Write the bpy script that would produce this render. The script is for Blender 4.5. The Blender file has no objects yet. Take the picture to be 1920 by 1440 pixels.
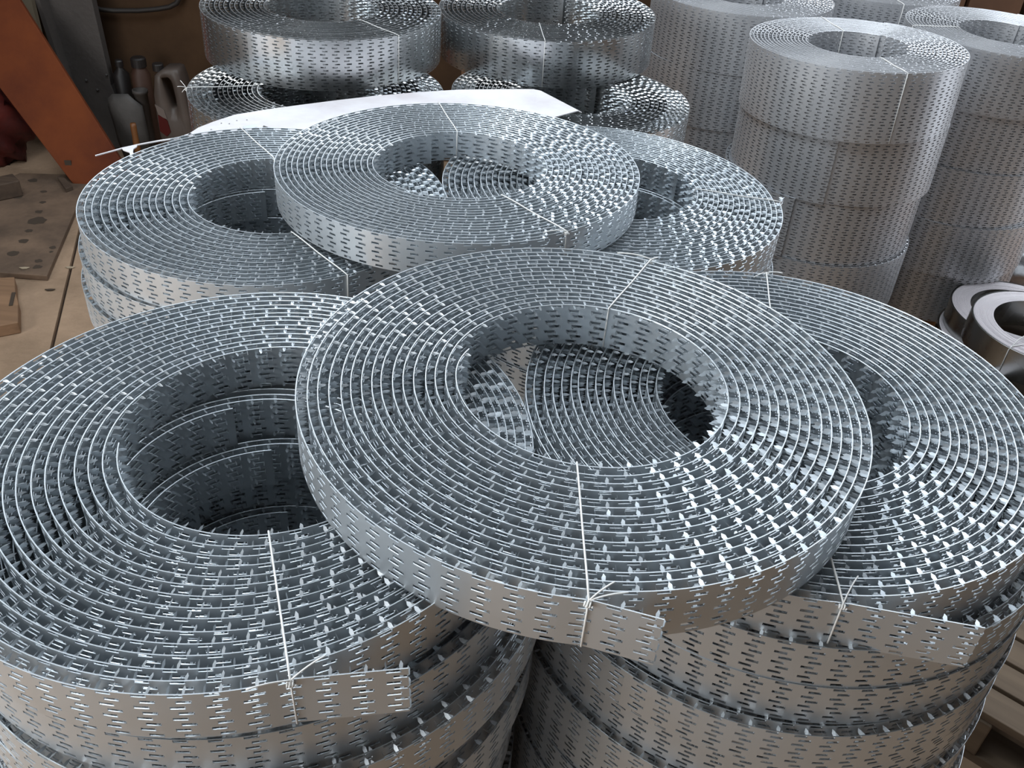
import bpy, math, random
import numpy as np
from mathutils import Vector, Matrix

sc = bpy.context.scene
C = sc.collection
PI = math.pi
rnd = random.Random(7)

# ------------------------------------------------------------------ camera
F_PX, PITCH, ROLL, CAM_H = 1726.71, 0.623656, 0.0753465, 1.80
cp, sp = math.cos(PITCH), math.sin(PITCH)
FW = Vector((0, cp, -sp)); U0 = Vector((0, sp, cp)); R0 = Vector((1, 0, 0))
RT = R0 * math.cos(ROLL) + U0 * math.sin(ROLL)
UP = RT.cross(FW)
cam = bpy.data.objects.new('camera', bpy.data.cameras.new('camera')); C.objects.link(cam)
cam.matrix_world = Matrix(((RT.x, UP.x, -FW.x, 0), (RT.y, UP.y, -FW.y, 0), (RT.z, UP.z, -FW.z, CAM_H), (0, 0, 0, 1)))
cam.data.sensor_width = 36; cam.data.lens = 36 * F_PX / 1920; cam.data.clip_start = 0.02
sc.camera = cam

# ------------------------------------------------------------------ world, lamps, exposure
sc.view_settings.view_transform = 'Standard'; sc.view_settings.look = 'None'
sc.view_settings.exposure = 0.14; sc.view_settings.gamma = 1.0; sc.view_settings.use_curve_mapping = False
w = bpy.data.worlds.new('world'); sc.world = w; w.use_nodes = True
bgn = w.node_tree.nodes['Background']; bgn.inputs[0].default_value = (0.62, 0.78, 1.0, 1); bgn.inputs[1].default_value = 0.6

def area(name, loc, target, sx, sy, power, col):
    l = bpy.data.lights.new(name, 'AREA'); l.shape = 'RECTANGLE'; l.size = sx; l.size_y = sy; l.energy = power; l.color = col
    o = bpy.data.objects.new(name, l); C.objects.link(o); o.location = loc
    o.rotation_euler = (Vector(target) - Vector(loc)).to_track_quat('-Z', 'Y').to_euler()
    return o
# daylight through the open gate behind and left of the camera, the roof lights and the side door
area('gate_daylight', (-3.25, -0.9, 1.75), (0.0, 1.2, 1.0), 2.7, 2.5, 105, (0.98, 0.98, 0.96))
area('front_door_daylight', (-2.1, -2.95, 1.9), (0.2, 1.6, 0.9), 2.4, 2.4, 12, (1.0, 0.93, 0.84))
area('rooflight_daylight', (-0.9, 1.2, 3.84), (-0.6, 1.1, 0), 1.6, 3.0, 92, (0.84, 0.93, 1.0))
area('rooflight_daylight', (1.7, 3.0, 3.84), (1.7, 3.0, 0), 1.4, 1.6, 60, (0.86, 0.93, 1.0))
area('added_back_light', (0.6, 4.30, 2.75), (0.2, 1.0, 0.9), 5.0, 1.3, 58, (0.88, 0.94, 1.0))  # added lamp high at the back, brightens upward faces of strip and teeth
area('door_daylight', (3.5, 2.9, 1.1), (1.0, 2.9, 0.9), 1.2, 1.8, 10, (0.95, 0.97, 1.0))

# ------------------------------------------------------------------ node helpers
def newmat(name, base, rough=0.6, metal=0.0, bump=0.0, bscale=40, var=None, vscale=6.0, detail=5, spec=None, coat=0):
    m = bpy.data.materials.new(name); m.use_nodes = True
    nt = m.node_tree; b = nt.nodes['Principled BSDF']
    b.inputs['Base Color'].default_value = (*base, 1); b.inputs['Roughness'].default_value = rough; b.inputs['Metallic'].default_value = metal
    if coat: b.inputs['Coat Weight'].default_value = coat
    if spec is not None: b.inputs['Specular IOR Level'].default_value = spec
    tc = nt.nodes.new('ShaderNodeTexCoord')
    if var is not None:
        n = nt.nodes.new('ShaderNodeTexNoise'); n.inputs['Scale'].default_value = vscale; n.inputs['Detail'].default_value = detail
        n.inputs['Roughness'].default_value = 0.65
        nt.links.new(tc.outputs['Object'], n.inputs['Vector'])
        r = nt.nodes.new('ShaderNodeValToRGB'); r.color_ramp.elements[0].position = 0.33; r.color_ramp.elements[1].position = 0.68
        r.color_ramp.elements[0].color = (*var, 1); r.color_ramp.elements[1].color = (*base, 1)
        nt.links.new(n.outputs['Fac'], r.inputs['Fac']); nt.links.new(r.outputs['Color'], b.inputs['Base Color'])
    if bump:
        n2 = nt.nodes.new('ShaderNodeTexNoise'); n2.inputs['Scale'].default_value = bscale; n2.inputs['Detail'].default_value = 6
        nt.links.new(tc.outputs['Object'], n2.inputs['Vector'])
        bp = nt.nodes.new('ShaderNodeBump'); bp.inputs['Strength'].default_value = bump; bp.inputs['Distance'].default_value = 0.01
        nt.links.new(n2.outputs['Fac'], bp.inputs['Height']); nt.links.new(bp.outputs['Normal'], b.inputs['Normal'])
    return m

def wood(name, light, dark, rough=0.75, scale=1.0, axis=0):
    m = bpy.data.materials.new(name); m.use_nodes = True
    nt = m.node_tree; b = nt.nodes['Principled BSDF']; b.inputs['Roughness'].default_value = rough
    tc = nt.nodes.new('ShaderNodeTexCoord'); mp = nt.nodes.new('ShaderNodeMapping')
    s = [26 * scale] * 3; s[axis] = 1.6 * scale; mp.inputs['Scale'].default_value = s
    n = nt.nodes.new('ShaderNodeTexNoise'); n.inputs['Scale'].default_value = 1.0; n.inputs['Detail'].default_value = 6; n.inputs['Distortion'].default_value = 0.8
    nt.links.new(tc.outputs['Object'], mp.inputs['Vector']); nt.links.new(mp.outputs['Vector'], n.inputs['Vector'])
    r = nt.nodes.new('ShaderNodeValToRGB'); r.color_ramp.elements[0].position = 0.3; r.color_ramp.elements[1].position = 0.72
    r.color_ramp.elements[0].color = (*dark, 1); r.color_ramp.elements[1].color = (*light, 1)
    nt.links.new(n.outputs['Fac'], r.inputs['Fac']); nt.links.new(r.outputs['Color'], b.inputs['Base Color'])
    bp = nt.nodes.new('ShaderNodeBump'); bp.inputs['Strength'].default_value = 0.25; bp.inputs['Distance'].default_value = 0.003
    nt.links.new(n.outputs['Fac'], bp.inputs['Height']); nt.links.new(bp.outputs['Normal'], b.inputs['Normal'])
    return m

def zinc(name, base, rough, metal=0.9, var=0.12, vs=9.0):
    """galvanised sheet: faint spangle and handling marks in gloss"""
    m = bpy.data.materials.new(name); m.use_nodes = True
    nt = m.node_tree; b = nt.nodes['Principled BSDF']
    b.inputs['Metallic'].default_value = metal; b.inputs['Base Color'].default_value = (*base, 1)
    tc = nt.nodes.new('ShaderNodeTexCoord')
    n = nt.nodes.new('ShaderNodeTexNoise'); n.inputs['Scale'].default_value = vs; n.inputs['Detail'].default_value = 4
    nt.links.new(tc.outputs['Object'], n.inputs['Vector'])
    mr = nt.nodes.new('ShaderNodeMapRange'); mr.inputs[1].default_value = 0.3; mr.inputs[2].default_value = 0.7
    mr.inputs[3].default_value = rough - var / 2; mr.inputs[4].default_value = rough + var / 2
    nt.links.new(n.outputs['Fac'], mr.inputs[0]); nt.links.new(mr.outputs[0], b.inputs['Roughness'])
    return m

M_STRIP = zinc('galvanised_strip', (0.62, 0.66, 0.69), 0.42, 0.8)
M_SHINY = zinc('bright_galvanised_strip', (0.62, 0.64, 0.65), 0.27, 0.97, 0.1, 5)
M_DULL = zinc('dull_galvanised_strip', (0.66, 0.67, 0.69), 0.42, 0.62)
M_PLAIN = zinc('plain_galvanised_strip', (0.40, 0.41, 0.40), 0.25, 1.0)
M_WIRE = newmat('tie_wire', (0.86, 0.85, 0.82), 0.5, 0.1)
M_EDGE = newmat('wound_edges', (0.72, 0.68, 0.70), 0.55, 0.55, 0.3, 300)
M_SHEET = newmat('pale_sheet', (0.74, 0.73, 0.75), 0.6, 0.0, 0.05, 15, (0.56, 0.52, 0.53), 7)
M_CONC = newmat('concrete_floor', (0.40, 0.27, 0.175), 0.9, 0, 0.35, 60, (0.24, 0.16, 0.10), 3.5, 9)
M_WALL = newmat('dirty_wall', (0.07, 0.038, 0.019), 0.9, 0, 0.3, 12, (0.036, 0.019, 0.010), 2.2, 8, 0.2)
M_CEIL = newmat('ceiling_boards', (0.16, 0.13, 0.10), 0.9, 0, 0.1, 8, (0.10, 0.08, 0.06), 3)
M_PLY = newmat('worn_plywood', (0.19, 0.122, 0.078), 0.85, 0, 0.2, 40, (0.085, 0.055, 0.036), 5, 8)  # worn brown, with the shade around the board darkened into its colour
M_STAIN = newmat('oil_stain', (0.05, 0.034, 0.022), 0.8)
M_RUST = newmat('orange_brown_board', (0.165, 0.038, 0.007), 0.8, 0, 0.15, 18, (0.085, 0.016, 0.004), 2.6, 6, 0.3)
M_GREY = newmat('dusty_steel', (0.075, 0.064, 0.058), 0.65, 0.1, 0.2, 50, (0.055, 0.047, 0.042), 4, 8)
M_SPADE = newmat('spade_steel', (0.075, 0.068, 0.063), 0.6, 0.2, 0.1, 60, (0.05, 0.046, 0.042), 7)
M_CAN = newmat('grey_plastic', (0.085, 0.064, 0.052), 0.5, 0, 0.05, 30, (0.055, 0.041, 0.034), 5)
M_REDLAB = newmat('red_label', (0.06, 0.005, 0.004), 0.5, spec=0.2)
M_WLAB = newmat('pale_label', (0.13, 0.10, 0.085), 0.6)
M_BLACK = newmat('black_plastic', (0.012, 0.009, 0.008), 0.5)
M_BROWN = newmat('brown_plastic', (0.045, 0.018, 0.009), 0.6)
M_ORANGE = newmat('varnished_handle', (0.16, 0.06, 0.016), 0.5)
M_REDBAG = newmat('red_sack', (0.11, 0.009, 0.005), 0.6, 0, 0.4, 14, (0.03, 0.004, 0.004), 6)
M_PALE = newmat('pale_batten', (0.36, 0.29, 0.20), 0.7)
M_RUBBER = newmat('black_hose', (0.015, 0.011, 0.009), 0.6)
M_CARD = newmat('brown_board', (0.16, 0.075, 0.035), 0.75, 0, 0.1, 20, (0.10, 0.045, 0.022), 3)
M_WHITE = newmat('white_film', (0.80, 0.82, 0.84), 0.35, 0, 0.5, 9, (0.62, 0.64, 0.66), 8)
M_BLOCK = wood('rough_timber', (0.27, 0.155, 0.085), (0.17, 0.095, 0.05))
M_PAL = wood('pallet_timber', (0.165, 0.115, 0.072), (0.095, 0.064, 0.04))
M_PALO = wood('orange_pallet_timber', (0.34, 0.155, 0.06), (0.20, 0.085, 0.03))
M_DARKW = wood('dark_timber', (0.085, 0.055, 0.035), (0.045, 0.028, 0.018))

# ------------------------------------------------------------------ object helpers
def np_mesh(name, V, quads, tris=None, mat=None, smooth=False):
    me = bpy.data.meshes.new(name)
    V = np.asarray(V, dtype=np.float32)
    q = np.asarray(quads, dtype=np.int32).reshape(-1, 4)
    t = np.asarray(tris if tris is not None else [], dtype=np.int32).reshape(-1, 3)
    me.vertices.add(len(V)); me.vertices.foreach_set('co', V.ravel())
    me.loops.add(q.size + t.size); me.loops.foreach_set('vertex_index', np.concatenate([q.ravel(), t.ravel()]))
    n = len(q) + len(t)
    me.polygons.add(n)
    me.polygons.foreach_set('loop_start', np.concatenate([np.arange(len(q)) * 4, len(q) * 4 + np.arange(len(t)) * 3]).astype(np.int32))
    me.update(calc_edges=True)
    if smooth: me.polygons.foreach_set('use_smooth', np.ones(n, dtype=bool))
    if mat: me.materials.append(mat)
    me.update()
    return me

class MB:
    def __init__(s): s.v = []; s.f = []
    def add(s, vs, fs):
        b = len(s.v); s.v += [tuple(v) for v in vs]; s.f += [tuple(i + b for i in f) for f in fs]
    def box(s, c, d, rot=0.0):
        cx, cy, cz = c; x, y, z = d[0] / 2, d[1] / 2, d[2] / 2; ca, sa = math.cos(rot), math.sin(rot)
        vs = [(cx + i * x * ca - j * y * sa, cy + i * x * sa + j * y * ca, cz + k * z) for i in (-1, 1) for j in (-1, 1) for k in (-1, 1)]
        s.add(vs, [(0, 1, 3, 2), (4, 6, 7, 5), (0, 4, 5, 1), (2, 3, 7, 6), (0, 2, 6, 4), (1, 5, 7, 3)])
    def prism(s, poly, off):
        """poly: list of 3D points, off: extrusion vector"""
        n = len(poly); o = Vector(off); P = [Vector(p) for p in poly]
        s.add(P + [p + o for p in P], [tuple(range(n))[::-1], tuple(range(n, 2 * n))] + [(i, (i + 1) % n, n + (i + 1) % n, n + i) for i in range(n)])
    def tube(s, pts, r, k=6, cap=True):
        pts = [Vector(p) for p in pts]; n = len(pts); rings = []
        rr = r if isinstance(r, (list, tuple)) else [r] * n
        prev = None
        for i, p in enumerate(pts):
            t = (pts[min(i + 1, n - 1)] - pts[max(i - 1, 0)]).normalized()
            if prev is None:
                a = Vector((0, 0, 1)) if abs(t.z) < 0.8 else Vector((1, 0, 0)); u = t.cross(a).normalized()
            else:
                u = (prev - t * prev.dot(t)).normalized()
            prev = u; v = t.cross(u)
            rings.append([p + (u * math.cos(2 * PI * j / k) + v * math.sin(2 * PI * j / k)) * rr[i] for j in range(k)])
        vs = [q for g in rings for q in g]; fs = []
        for i in range(n - 1):
            for j in range(k): fs.append((i * k + j, i * k + (j + 1) % k, (i + 1) * k + (j + 1) % k, (i + 1) * k + j))
        if cap: fs += [tuple(range(k))[::-1], tuple((n - 1) * k + j for j in range(k))]
        s.add(vs, fs)
    def lathe(s, prof, c=(0, 0, 0), k=32):
        vs = []; fs = []; m = len(prof)
        for r, z in prof:
            for j in range(k): vs.append((c[0] + r * math.cos(2 * PI * j / k), c[1] + r * math.sin(2 * PI * j / k), c[2] + z))
        for i in range(m - 1):
            for j in range(k): fs.append((i * k + j, i * k + (j + 1) % k, (i + 1) * k + (j + 1) % k, (i + 1) * k + j))
        s.add(vs, fs)
    def mesh(s, name, mat, smooth=False):
        me = bpy.data.meshes.new(name); me.from_pydata(s.v, [], s.f); me.materials.append(mat)
        if smooth:
            for p in me.polygons: p.use_smooth = True
        me.update(); return me
    def build(s, name, mat, parent=None, smooth=False, bevel=0):
        return link(name, s.mesh(name, mat, smooth), parent, bevel)

def link(name, me, parent=None, bevel=0):
    o = bpy.data.objects.new(name, me); C.objects.link(o)
    if parent: o.parent = parent
    if bevel:
        b = o.modifiers.new('bevel', 'BEVEL'); b.width = bevel; b.segments = 2; b.limit_method = 'ANGLE'
    return o
def tag(o, label=None, cat=None, group=None, kind=None):
    if label: o['label'] = label
    if cat: o['category'] = cat
    if group: o['group'] = group
    if kind: o['kind'] = kind
    return o
def thing(name, label, cat, loc=(0, 0, 0), group=None):
    o = bpy.data.objects.new(name, None); C.objects.link(o); o.location = loc; o.empty_display_size = 0.1
    return tag(o, label, cat, group)
def at_plane(px, py, p0, n):
    """survey helper: where the line of sight of a photo pixel meets a real plane"""
    d = (RT * ((px - 960) / F_PX) - UP * ((py - 720) / F_PX) + FW); o = Vector((0, 0, CAM_H)); n = Vector(n)
    return o + d * ((Vector(p0) - o).dot(n) / d.dot(n))
def at_z(px, py, z): return at_plane(px, py, (0, 0, z), (0, 0, 1))
def at_y(px, py, y): return at_plane(px, py, (0, y, 0), (0, 1, 0))

# ------------------------------------------------------------------ the coils
PITCH_S = 0.0285             # one punched group along the strip
COLS = (0.0, 0.20, 0.44, 0.64)

class Path:
    """spiral from the outer end inwards (clockwise seen from above), arc-length parametrised"""
    def __init__(s, R, Rin, p, off=(0, 0), end=0.0, free=0.0, kink=0.2, curl_in=None, seed=1, noise=0.06):
        rg = np.random.RandomState(seed); n = (R - Rin) / p + 1
        s.p = p; s.n = n
        phi = np.arange(0, 2 * PI * n, 0.02)
        u = phi / (2 * PI * n)
        r = R + p / 2 - p * phi / (2 * PI)
        a = rg.rand(4) * 6.28
        r = r + noise * p * (np.sin(0.37 * phi + a[0]) + np.sin(1.13 * phi + a[1]) + 0.6 * np.sin(2.07 * phi + a[2])) * np.minimum(1, phi / 3)
        th = end - phi
        x = r * np.cos(th) + off[0] * u; y = r * np.sin(th) + off[1] * u
        if curl_in:                      # the innermost length springs away from the coil
            k = int(curl_in[0] / 0.02); e = np.linspace(0, 1, k) ** 2 * curl_in[1]
            x[-k:] -= e * np.cos(th[-k:]); y[-k:] -= e * np.sin(th[-k:])
        s.ringphi = phi
        if free:
            t = np.array([-math.sin(end), math.cos(end)]); nn = np.array([math.cos(end), math.sin(end)])
            d = np.linspace(free, 0.0, 30)[:-1]
            fx = x[0] + t[0] * d * math.cos(kink) + nn[0] * d * math.sin(kink)
            fy = y[0] + t[1] * d * math.cos(kink) + nn[1] * d * math.sin(kink)
            x = np.concatenate([fx, x]); y = np.concatenate([fy, y]); phi = np.concatenate([-d / R, phi])
        s.x, s.y, s.phi = x, y, phi
        s.s = np.concatenate([[0], np.cumsum(np.hypot(np.diff(x), np.diff(y)))])
    def at(s, q):
        return np.interp(q, s.s, s.x), np.interp(q, s.s, s.y)
    def frame(s, q):
        x, y = s.at(q); e = 0.0015
        x1, y1 = s.at(np.clip(q - e, 0, s.s[-1])); x2, y2 = s.at(np.clip(q + e, 0, s.s[-1]))
        tx, ty = x2 - x1, y2 - y1; l = np.hypot(tx, ty) + 1e-9
        return x, y, tx / l, ty / l
    def reach(s, ang, outer=True):
        """radius of the outermost / innermost winding at an angle"""
        th = np.arctan2(s.y, s.x); d = np.abs((th - ang + PI) % (2 * PI) - PI); m = (d < 0.06) & (s.phi >= 0)
        rr = np.hypot(s.x[m], s.y[m]); return rr.max() if outer else rr.min()

def coil_meshes(path, W, rows, n_out=99, n_in=99, mat=None, toothlen=None, top_teeth=False, seed=0, twist=1.0, th=0.0011):
    """strip mesh and teeth mesh. Windings beyond n_out / n_in from either face of the ring are wound sheet without modelled slots."""
    rg = np.random.RandomState(seed)
    Ltot = path.s[-1]; N = int(Ltot / PITCH_S)
    start = np.arange(N) * PITCH_S + 0.004
    ring = np.interp(start, path.s, path.phi) / (2 * PI)
    full = (ring < n_out) | (ring > path.n - n_in)
    row_h = (W + 0.0014) / rows; hz = 0.0034
    zl = [0.0]
    for k in range(rows):
        zc = row_h * (k + 0.5); zl += [zc - hz / 2, zc + hz / 2]
    zl.append(W); zl = np.array(zl); L = len(zl)
    V = []; Q = []; T = []; nb = 0
    # --- punched groups
    idx = np.nonzero(full)[0]
    if len(idx):
        q = (start[idx][:, None] + np.array(list(COLS) + [1.0])[None] * PITCH_S)
        q = np.minimum(q, Ltot)
        x, y, tx, ty = path.frame(q)
        K = len(idx)
        P = np.stack([np.broadcast_to(x[:, :, None], (K, 5, L)), np.broadcast_to(y[:, :, None], (K, 5, L)), np.broadcast_to(zl, (K, 5, L))], -1).reshape(-1, 3)
        V.append(P)
        cell = np.arange(K)[:, None, None] * (5 * L); c = np.arange(4)[None, :, None]; l = np.arange(L - 1)[None, None, :]
        keep = np.ones((4, L - 1), bool)
        for k in range(rows):
            a = (0, 1) if k % 2 == 0 else (1, 2)
            for cc in a: keep[cc, 2 * k + 1] = False
        i0 = cell + c * L + l
        qd = np.stack([i0, i0 + L, i0 + L + 1, i0 + 1], -1)
        qd = qd[:, keep]; Q.append(qd.reshape(-1, 4)); nb += len(P)
        # lower lips of the slots
        nx, ny = -ty, tx          # outward
        lipv = []
        for k in range(rows):
            a = (0, 2) if k % 2 == 0 else (1, 3)
            zz = zl[2 * k + 1]
            for col in range(a[0], a[1]):
                for (cc, dd) in ((col, 0), (col + 1, 0), (col + 1, 1), (col, 1)):
                    lipv.append(np.stack([x[:, cc] - nx[:, cc] * 0.0009 * dd, y[:, cc] - ny[:, cc] * 0.0009 * dd, np.full(K, zz) - 0.0002 * (1 - dd)], -1))
        lv = np.stack(lipv, 1).reshape(-1, 3)
        V.append(lv); Q.append(np.arange(nb, nb + len(lv)).reshape(-1, 4)); nb += len(lv)
    # --- plain wound sheet
    idp = np.nonzero(~full)[0]
    if len(idp):
        q = np.minimum(start[idp][:, None] + np.array([0, 0.5, 1.0])[None] * PITCH_S, Ltot)
        x, y, tx, ty = path.frame(q); K = len(idp)
        P = np.stack([np.broadcast_to(x[:, :, None], (K, 3, 2)), np.broadcast_to(y[:, :, None], (K, 3, 2)), np.broadcast_to(np.array([0, W]), (K, 3, 2))], -1).reshape(-1, 3)
        i0 = nb + np.arange(K)[:, None] * 6 + np.array([0, 2])[None]
        Q.append(np.stack([i0, i0 + 2, i0 + 3, i0 + 1], -1).reshape(-1, 4)); V.append(P); nb += len(P)
    # --- the cut upper edge, with the thickness of the sheet
    qe = np.minimum(np.linspace(0.004, N * PITCH_S + 0.004, N * 4 + 1), Ltot)
    x, y, tx, ty = path.frame(qe)
    a = np.stack([x, y, np.full_like(x, W)], -1); b = np.stack([x + ty * th, y - tx * th, np.full_like(x, W)], -1)
    c_ = b.copy(); c_[:, 2] -= 0.0015
    M = len(qe); V += [a, b, c_]
    i = nb + np.arange(M - 1)
    Q.append(np.stack([i, i + 1, i + 1 + M, i + M], -1)); Q.append(np.stack([i + M, i + M + 1, i + 2 * M + 1, i + 2 * M], -1)); nb += 3 * M
    # end faces of the sheet
    strip = np_mesh('steel_strip', np.concatenate(V), np.concatenate(Q), None, mat)
    # --- teeth, bent towards the core at both ends of each slot, twisted like a shovel
    tl = toothlen or min(path.p, 0.0112) * 0.93
    sets = [(idx, range(rows))]
    if top_teeth: sets.append((idp, (rows - 1,)))
    TV = []; TQ = []; TT = []; nb = 0
    for ids, rws in sets:
        if not len(ids): continue
        for k in rws:
            cols = (0, 2) if k % 2 == 0 else (1, 3)
            for e, cc in enumerate(cols):
                q = np.minimum(start[ids] + (list(COLS))[cc] * PITCH_S, Ltot)
                x, y, tx, ty = path.frame(q); K = len(ids)
                nx, ny = -ty, tx
                zc = row_h * (k + 0.5) + 0.0008
                base = np.stack([x, y, np.full(K, zc)], -1); inn = np.stack([-nx, -ny, np.zeros(K)], -1)
                tcc = np.stack([-tx, -ty, np.zeros(K)], -1); zz = np.array([0, 0, 1.0])
                t0 = twist if e == 0 else -0.35
                tw = t0 + rg.uniform(-0.12, 0.12, (K, 1)); lj = tl * rg.uniform(0.88, 1.03, (K, 1))
                wd = zz * np.cos(tw) + tcc * np.sin(tw); w0 = zz * math.cos(t0 * 0.8) + tcc * math.sin(t0 * 0.8)
                h = 0.0019 if e == 0 else 0.0016
                droop = np.array([0, 0, 1.0]) * rg.uniform(-0.0004, 0.0010, (K, 1))
                pts = np.stack([base - w0 * h * 0.85, base + w0 * h * 0.85, base + inn * lj * 0.6 + wd * h * 1.05 + droop, base + inn * lj * 0.6 - wd * h * 1.05 + droop, base + inn * lj + droop * 1.6], 1)
                TV.append(pts.reshape(-1, 3)); o = nb + np.arange(K)[:, None] * 5
                TQ.append(o + np.array([0, 1, 2, 3])); TT.append(o + np.array([3, 2, 4])); nb += 5 * K
    teeth = np_mesh('teeth', np.concatenate(TV), np.concatenate(TQ), np.concatenate(TT), mat)
    return strip, teeth

def orient(root, top, normal, W, spin=0.0, zs=1.0):
    n = Vector(normal).normalized(); rot = Vector((0, 0, 1)).rotation_difference(n)
    root.location = Vector(top) - n * W * zs
    root.rotation_euler = (rot @ Matrix.Rotation(spin, 3, 'Z').to_quaternion()).to_euler()
    root.scale = (1, 1, zs)

def wire_loop(path, W, a_in, a_out, r=0.0010, inside=True, sag=0.0):
    a1, a2 = math.radians(a_in), math.radians(a_out)
    r1 = path.reach(a1, False) - 0.0022; r2 = path.reach(a2, True) + 0.0018
    A = Vector((r1 * math.cos(a1), r1 * math.sin(a1), 0)); B = Vector((r2 * math.cos(a2), r2 * math.sin(a2), 0))
    top = [A.lerp(B, t) + Vector((0, 0, W + 0.0012 + 0.0006 * math.sin(t * 9))) for t in np.linspace(0.0, 1.0, 9)]
    side = Vector((math.sin(a2), -math.cos(a2), 0)) * sag
    pts = [A + Vector((0, 0, 0.002)), A + Vector((0, 0, W * 0.5))] + top + [B + side * 0.5 + Vector((0, 0, W * 0.6)), B + side + Vector((0, 0, 0.001))]
    return pts, B + Vector((0, 0, W)), A + Vector((0, 0, W))

def add_wire(root, path, W, a_in, a_out, tails=(), r=0.0010, knot='out', sag=0.0):
    pts, B, A = wire_loop(path, W, a_in, a_out, r, sag=sag)
    m = MB(); m.tube(pts, r, 6)
    wobj = m.build('tie_wire', M_WIRE, root, smooth=True)
    K = B if knot == 'out' else A
    if tails:
        m = MB()
        ax = Vector((math.cos(math.radians(a_out)), math.sin(math.radians(a_out)), 0)); tg = Vector((-ax.y, ax.x, 0))
        hx = []
        for i in range(28):
            t = i / 27; a = t * 2 * PI * 3.0
            hx.append(K + ax * (0.0005 + 0.0022 * math.cos(a)) + tg * (t - 0.5) * 0.007 + Vector((0, 0, -0.003 + 0.0024 * math.sin(a))))
        m.tube(hx, r * 0.9, 5)
        for tl in tails:
            e = ax * tl[0] + tg * tl[1] + Vector((0, 0, tl[2]))
            side = tg * (0.1 * tl[0]) + Vector((0, 0, 0.2 * (abs(tl[1]) + abs(tl[0]))))
            m.tube([K + e * t + side * t * (1 - t) + Vector((0, 0, 0.001)) for t in np.linspace(0, 1, 7)], r * 0.85, 5)
        m.build('wire_knot', M_WIRE, wobj, smooth=True)
    return wobj

def coil(name, label, group, path, W, rows, top, normal, mat, wires=(), **kw):
    root = thing(name, label, 'coil', group=group)
    st, te = coil_meshes(path, W, rows, mat=mat, **kw)
    s_ = link('steel_strip', st, root); t_ = link('teeth', te, s_); t_['kind'] = 'stuff'
    for wr in wires: add_wire(root, path, W, **wr)
    orient(root, top, normal, W)
    return root

def stack_copy(proto, label, group, top, normal=(0, 0, 1), W=0.0573, spin=0.0, zs=1.0):
    r = proto.copy(); C.objects.link(r); tag(r, label, 'coil', group)
    def rec(a, b):
        for ch in list(a.children):
            c = ch.copy(); C.objects.link(c); c.parent = b; rec(ch, c)
    rec(proto, r)
    orient(r, top, normal, W, spin, zs)
    return r

def D2R(*a): return [math.radians(v) for v in a]
NW = 0.0573
Z0 = CAM_H
G_FRONT = 'narrow punched steel coils on the front stacks'
rad = math.radians
# --- the six uppermost narrow coils, each wound on its own path
A = Path(0.309, 0.161, 0.01114, (0.0216, 0.0188), rad(-67.9), free=0.098, kink=0.2, seed=3)
coil('punched_strip_coil', 'large nail-strip coil at front left with its deep open core, topmost there', G_FRONT,
     A, NW, 8, (-0.2773, 0.7434, Z0 - 0.6339), (-0.022, -0.001, 1), M_STRIP,
     [dict(a_in=-65.6, a_out=-67.9, tails=((0.004, -0.034, 0.008), (-0.006, 0.03, 0.012))), dict(a_in=64, a_out=78.9)], seed=1)
Cc = Path(0.306, 0.1518, 0.01078, (0.004, 0.0042), rad(-90.9), free=0.066, kink=0.22, curl_in=(0.45, 0.007), seed=5)
coil('punched_strip_coil', 'galvanised nail-strip coil lying on top across the two front stacks, loose end pointing right', G_FRONT,
     Cc, NW, 8, (0.0803, 0.8197, Z0 - 0.5766), (0.008, 0.003, 1), M_STRIP,
     [dict(a_in=-95, a_out=-90.9, tails=((-0.012, 0.02, 0.012), (-0.009, 0.032, 0.004)), sag=-0.0), dict(a_in=78.7, a_out=72.2, tails=((-0.012, 0.045, 0.004), (0.002, -0.008, 0.004)), sag=0.0)], seed=2)
Rr = Path(0.305, 0.1508, 0.0104, (0.0004, 0.002), rad(-91.0), free=0.13, kink=0.13, seed=8)
coil('punched_strip_coil', 'galvanised nail-strip coil at the right edge, long loose end hanging out at lower right', G_FRONT,
     Rr, NW, 8, (0.324, 0.8943, Z0 - 0.6351), (-0.011, -0.014, 1), M_STRIP,
     [dict(a_in=-90, a_out=-91.0, tails=((-0.028, 0.018, 0.008),)), dict(a_in=84.6, a_out=83.8, tails=((-0.024, 0.02, 0.003), (-0.014, -0.02, 0.01)))], seed=3)
B = Path(0.309, 0.1531, 0.0112, (0.0142, 0.010), rad(140), seed=11)
coil('punched_strip_coil', 'galvanised nail-strip coil at left behind the front stack, topmost beside the bare floor', G_FRONT,
     B, NW, 8, (-0.4485, 1.4685, Z0 - 0.6939), (0.016, -0.008, 1), M_STRIP,
     [dict(a_in=100, a_out=114), dict(a_in=-60.1, a_out=-53)], seed=4)
D = Path(0.319, 0.154, 0.00999, (-0.0023, -0.0069), rad(-60), curl_in=(0.35, 0.004), seed=13, noise=0.05)
coil('punched_strip_coil', 'galvanised nail-strip coil bridging the two middle stacks in front of the pale sheet', G_FRONT,
     D, NW, 8, (-0.12, 1.5439, Z0 - 0.6366), (-0.007, 0.017, 1), M_STRIP,
     [dict(a_in=97.6, a_out=103.3), dict(a_in=-59.6, a_out=-54.1, tails=((-0.012, -0.035, 0.0),))], seed=5)
H = Path(0.312, 0.1464, 0.0104, (0.015, 0.0204), rad(0.5), free=0.034, kink=0.5, seed=17, noise=0.05)
coil('punched_strip_coil', 'nail-strip coil half hidden at centre right, wire across it towards the wide coils', G_FRONT,
     H, NW, 8, (0.1553, 1.6109, Z0 - 0.6936), (0.017, -0.006, 1), M_STRIP,
     [dict(a_in=9.9, a_out=0.8)], seed=6)

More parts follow.
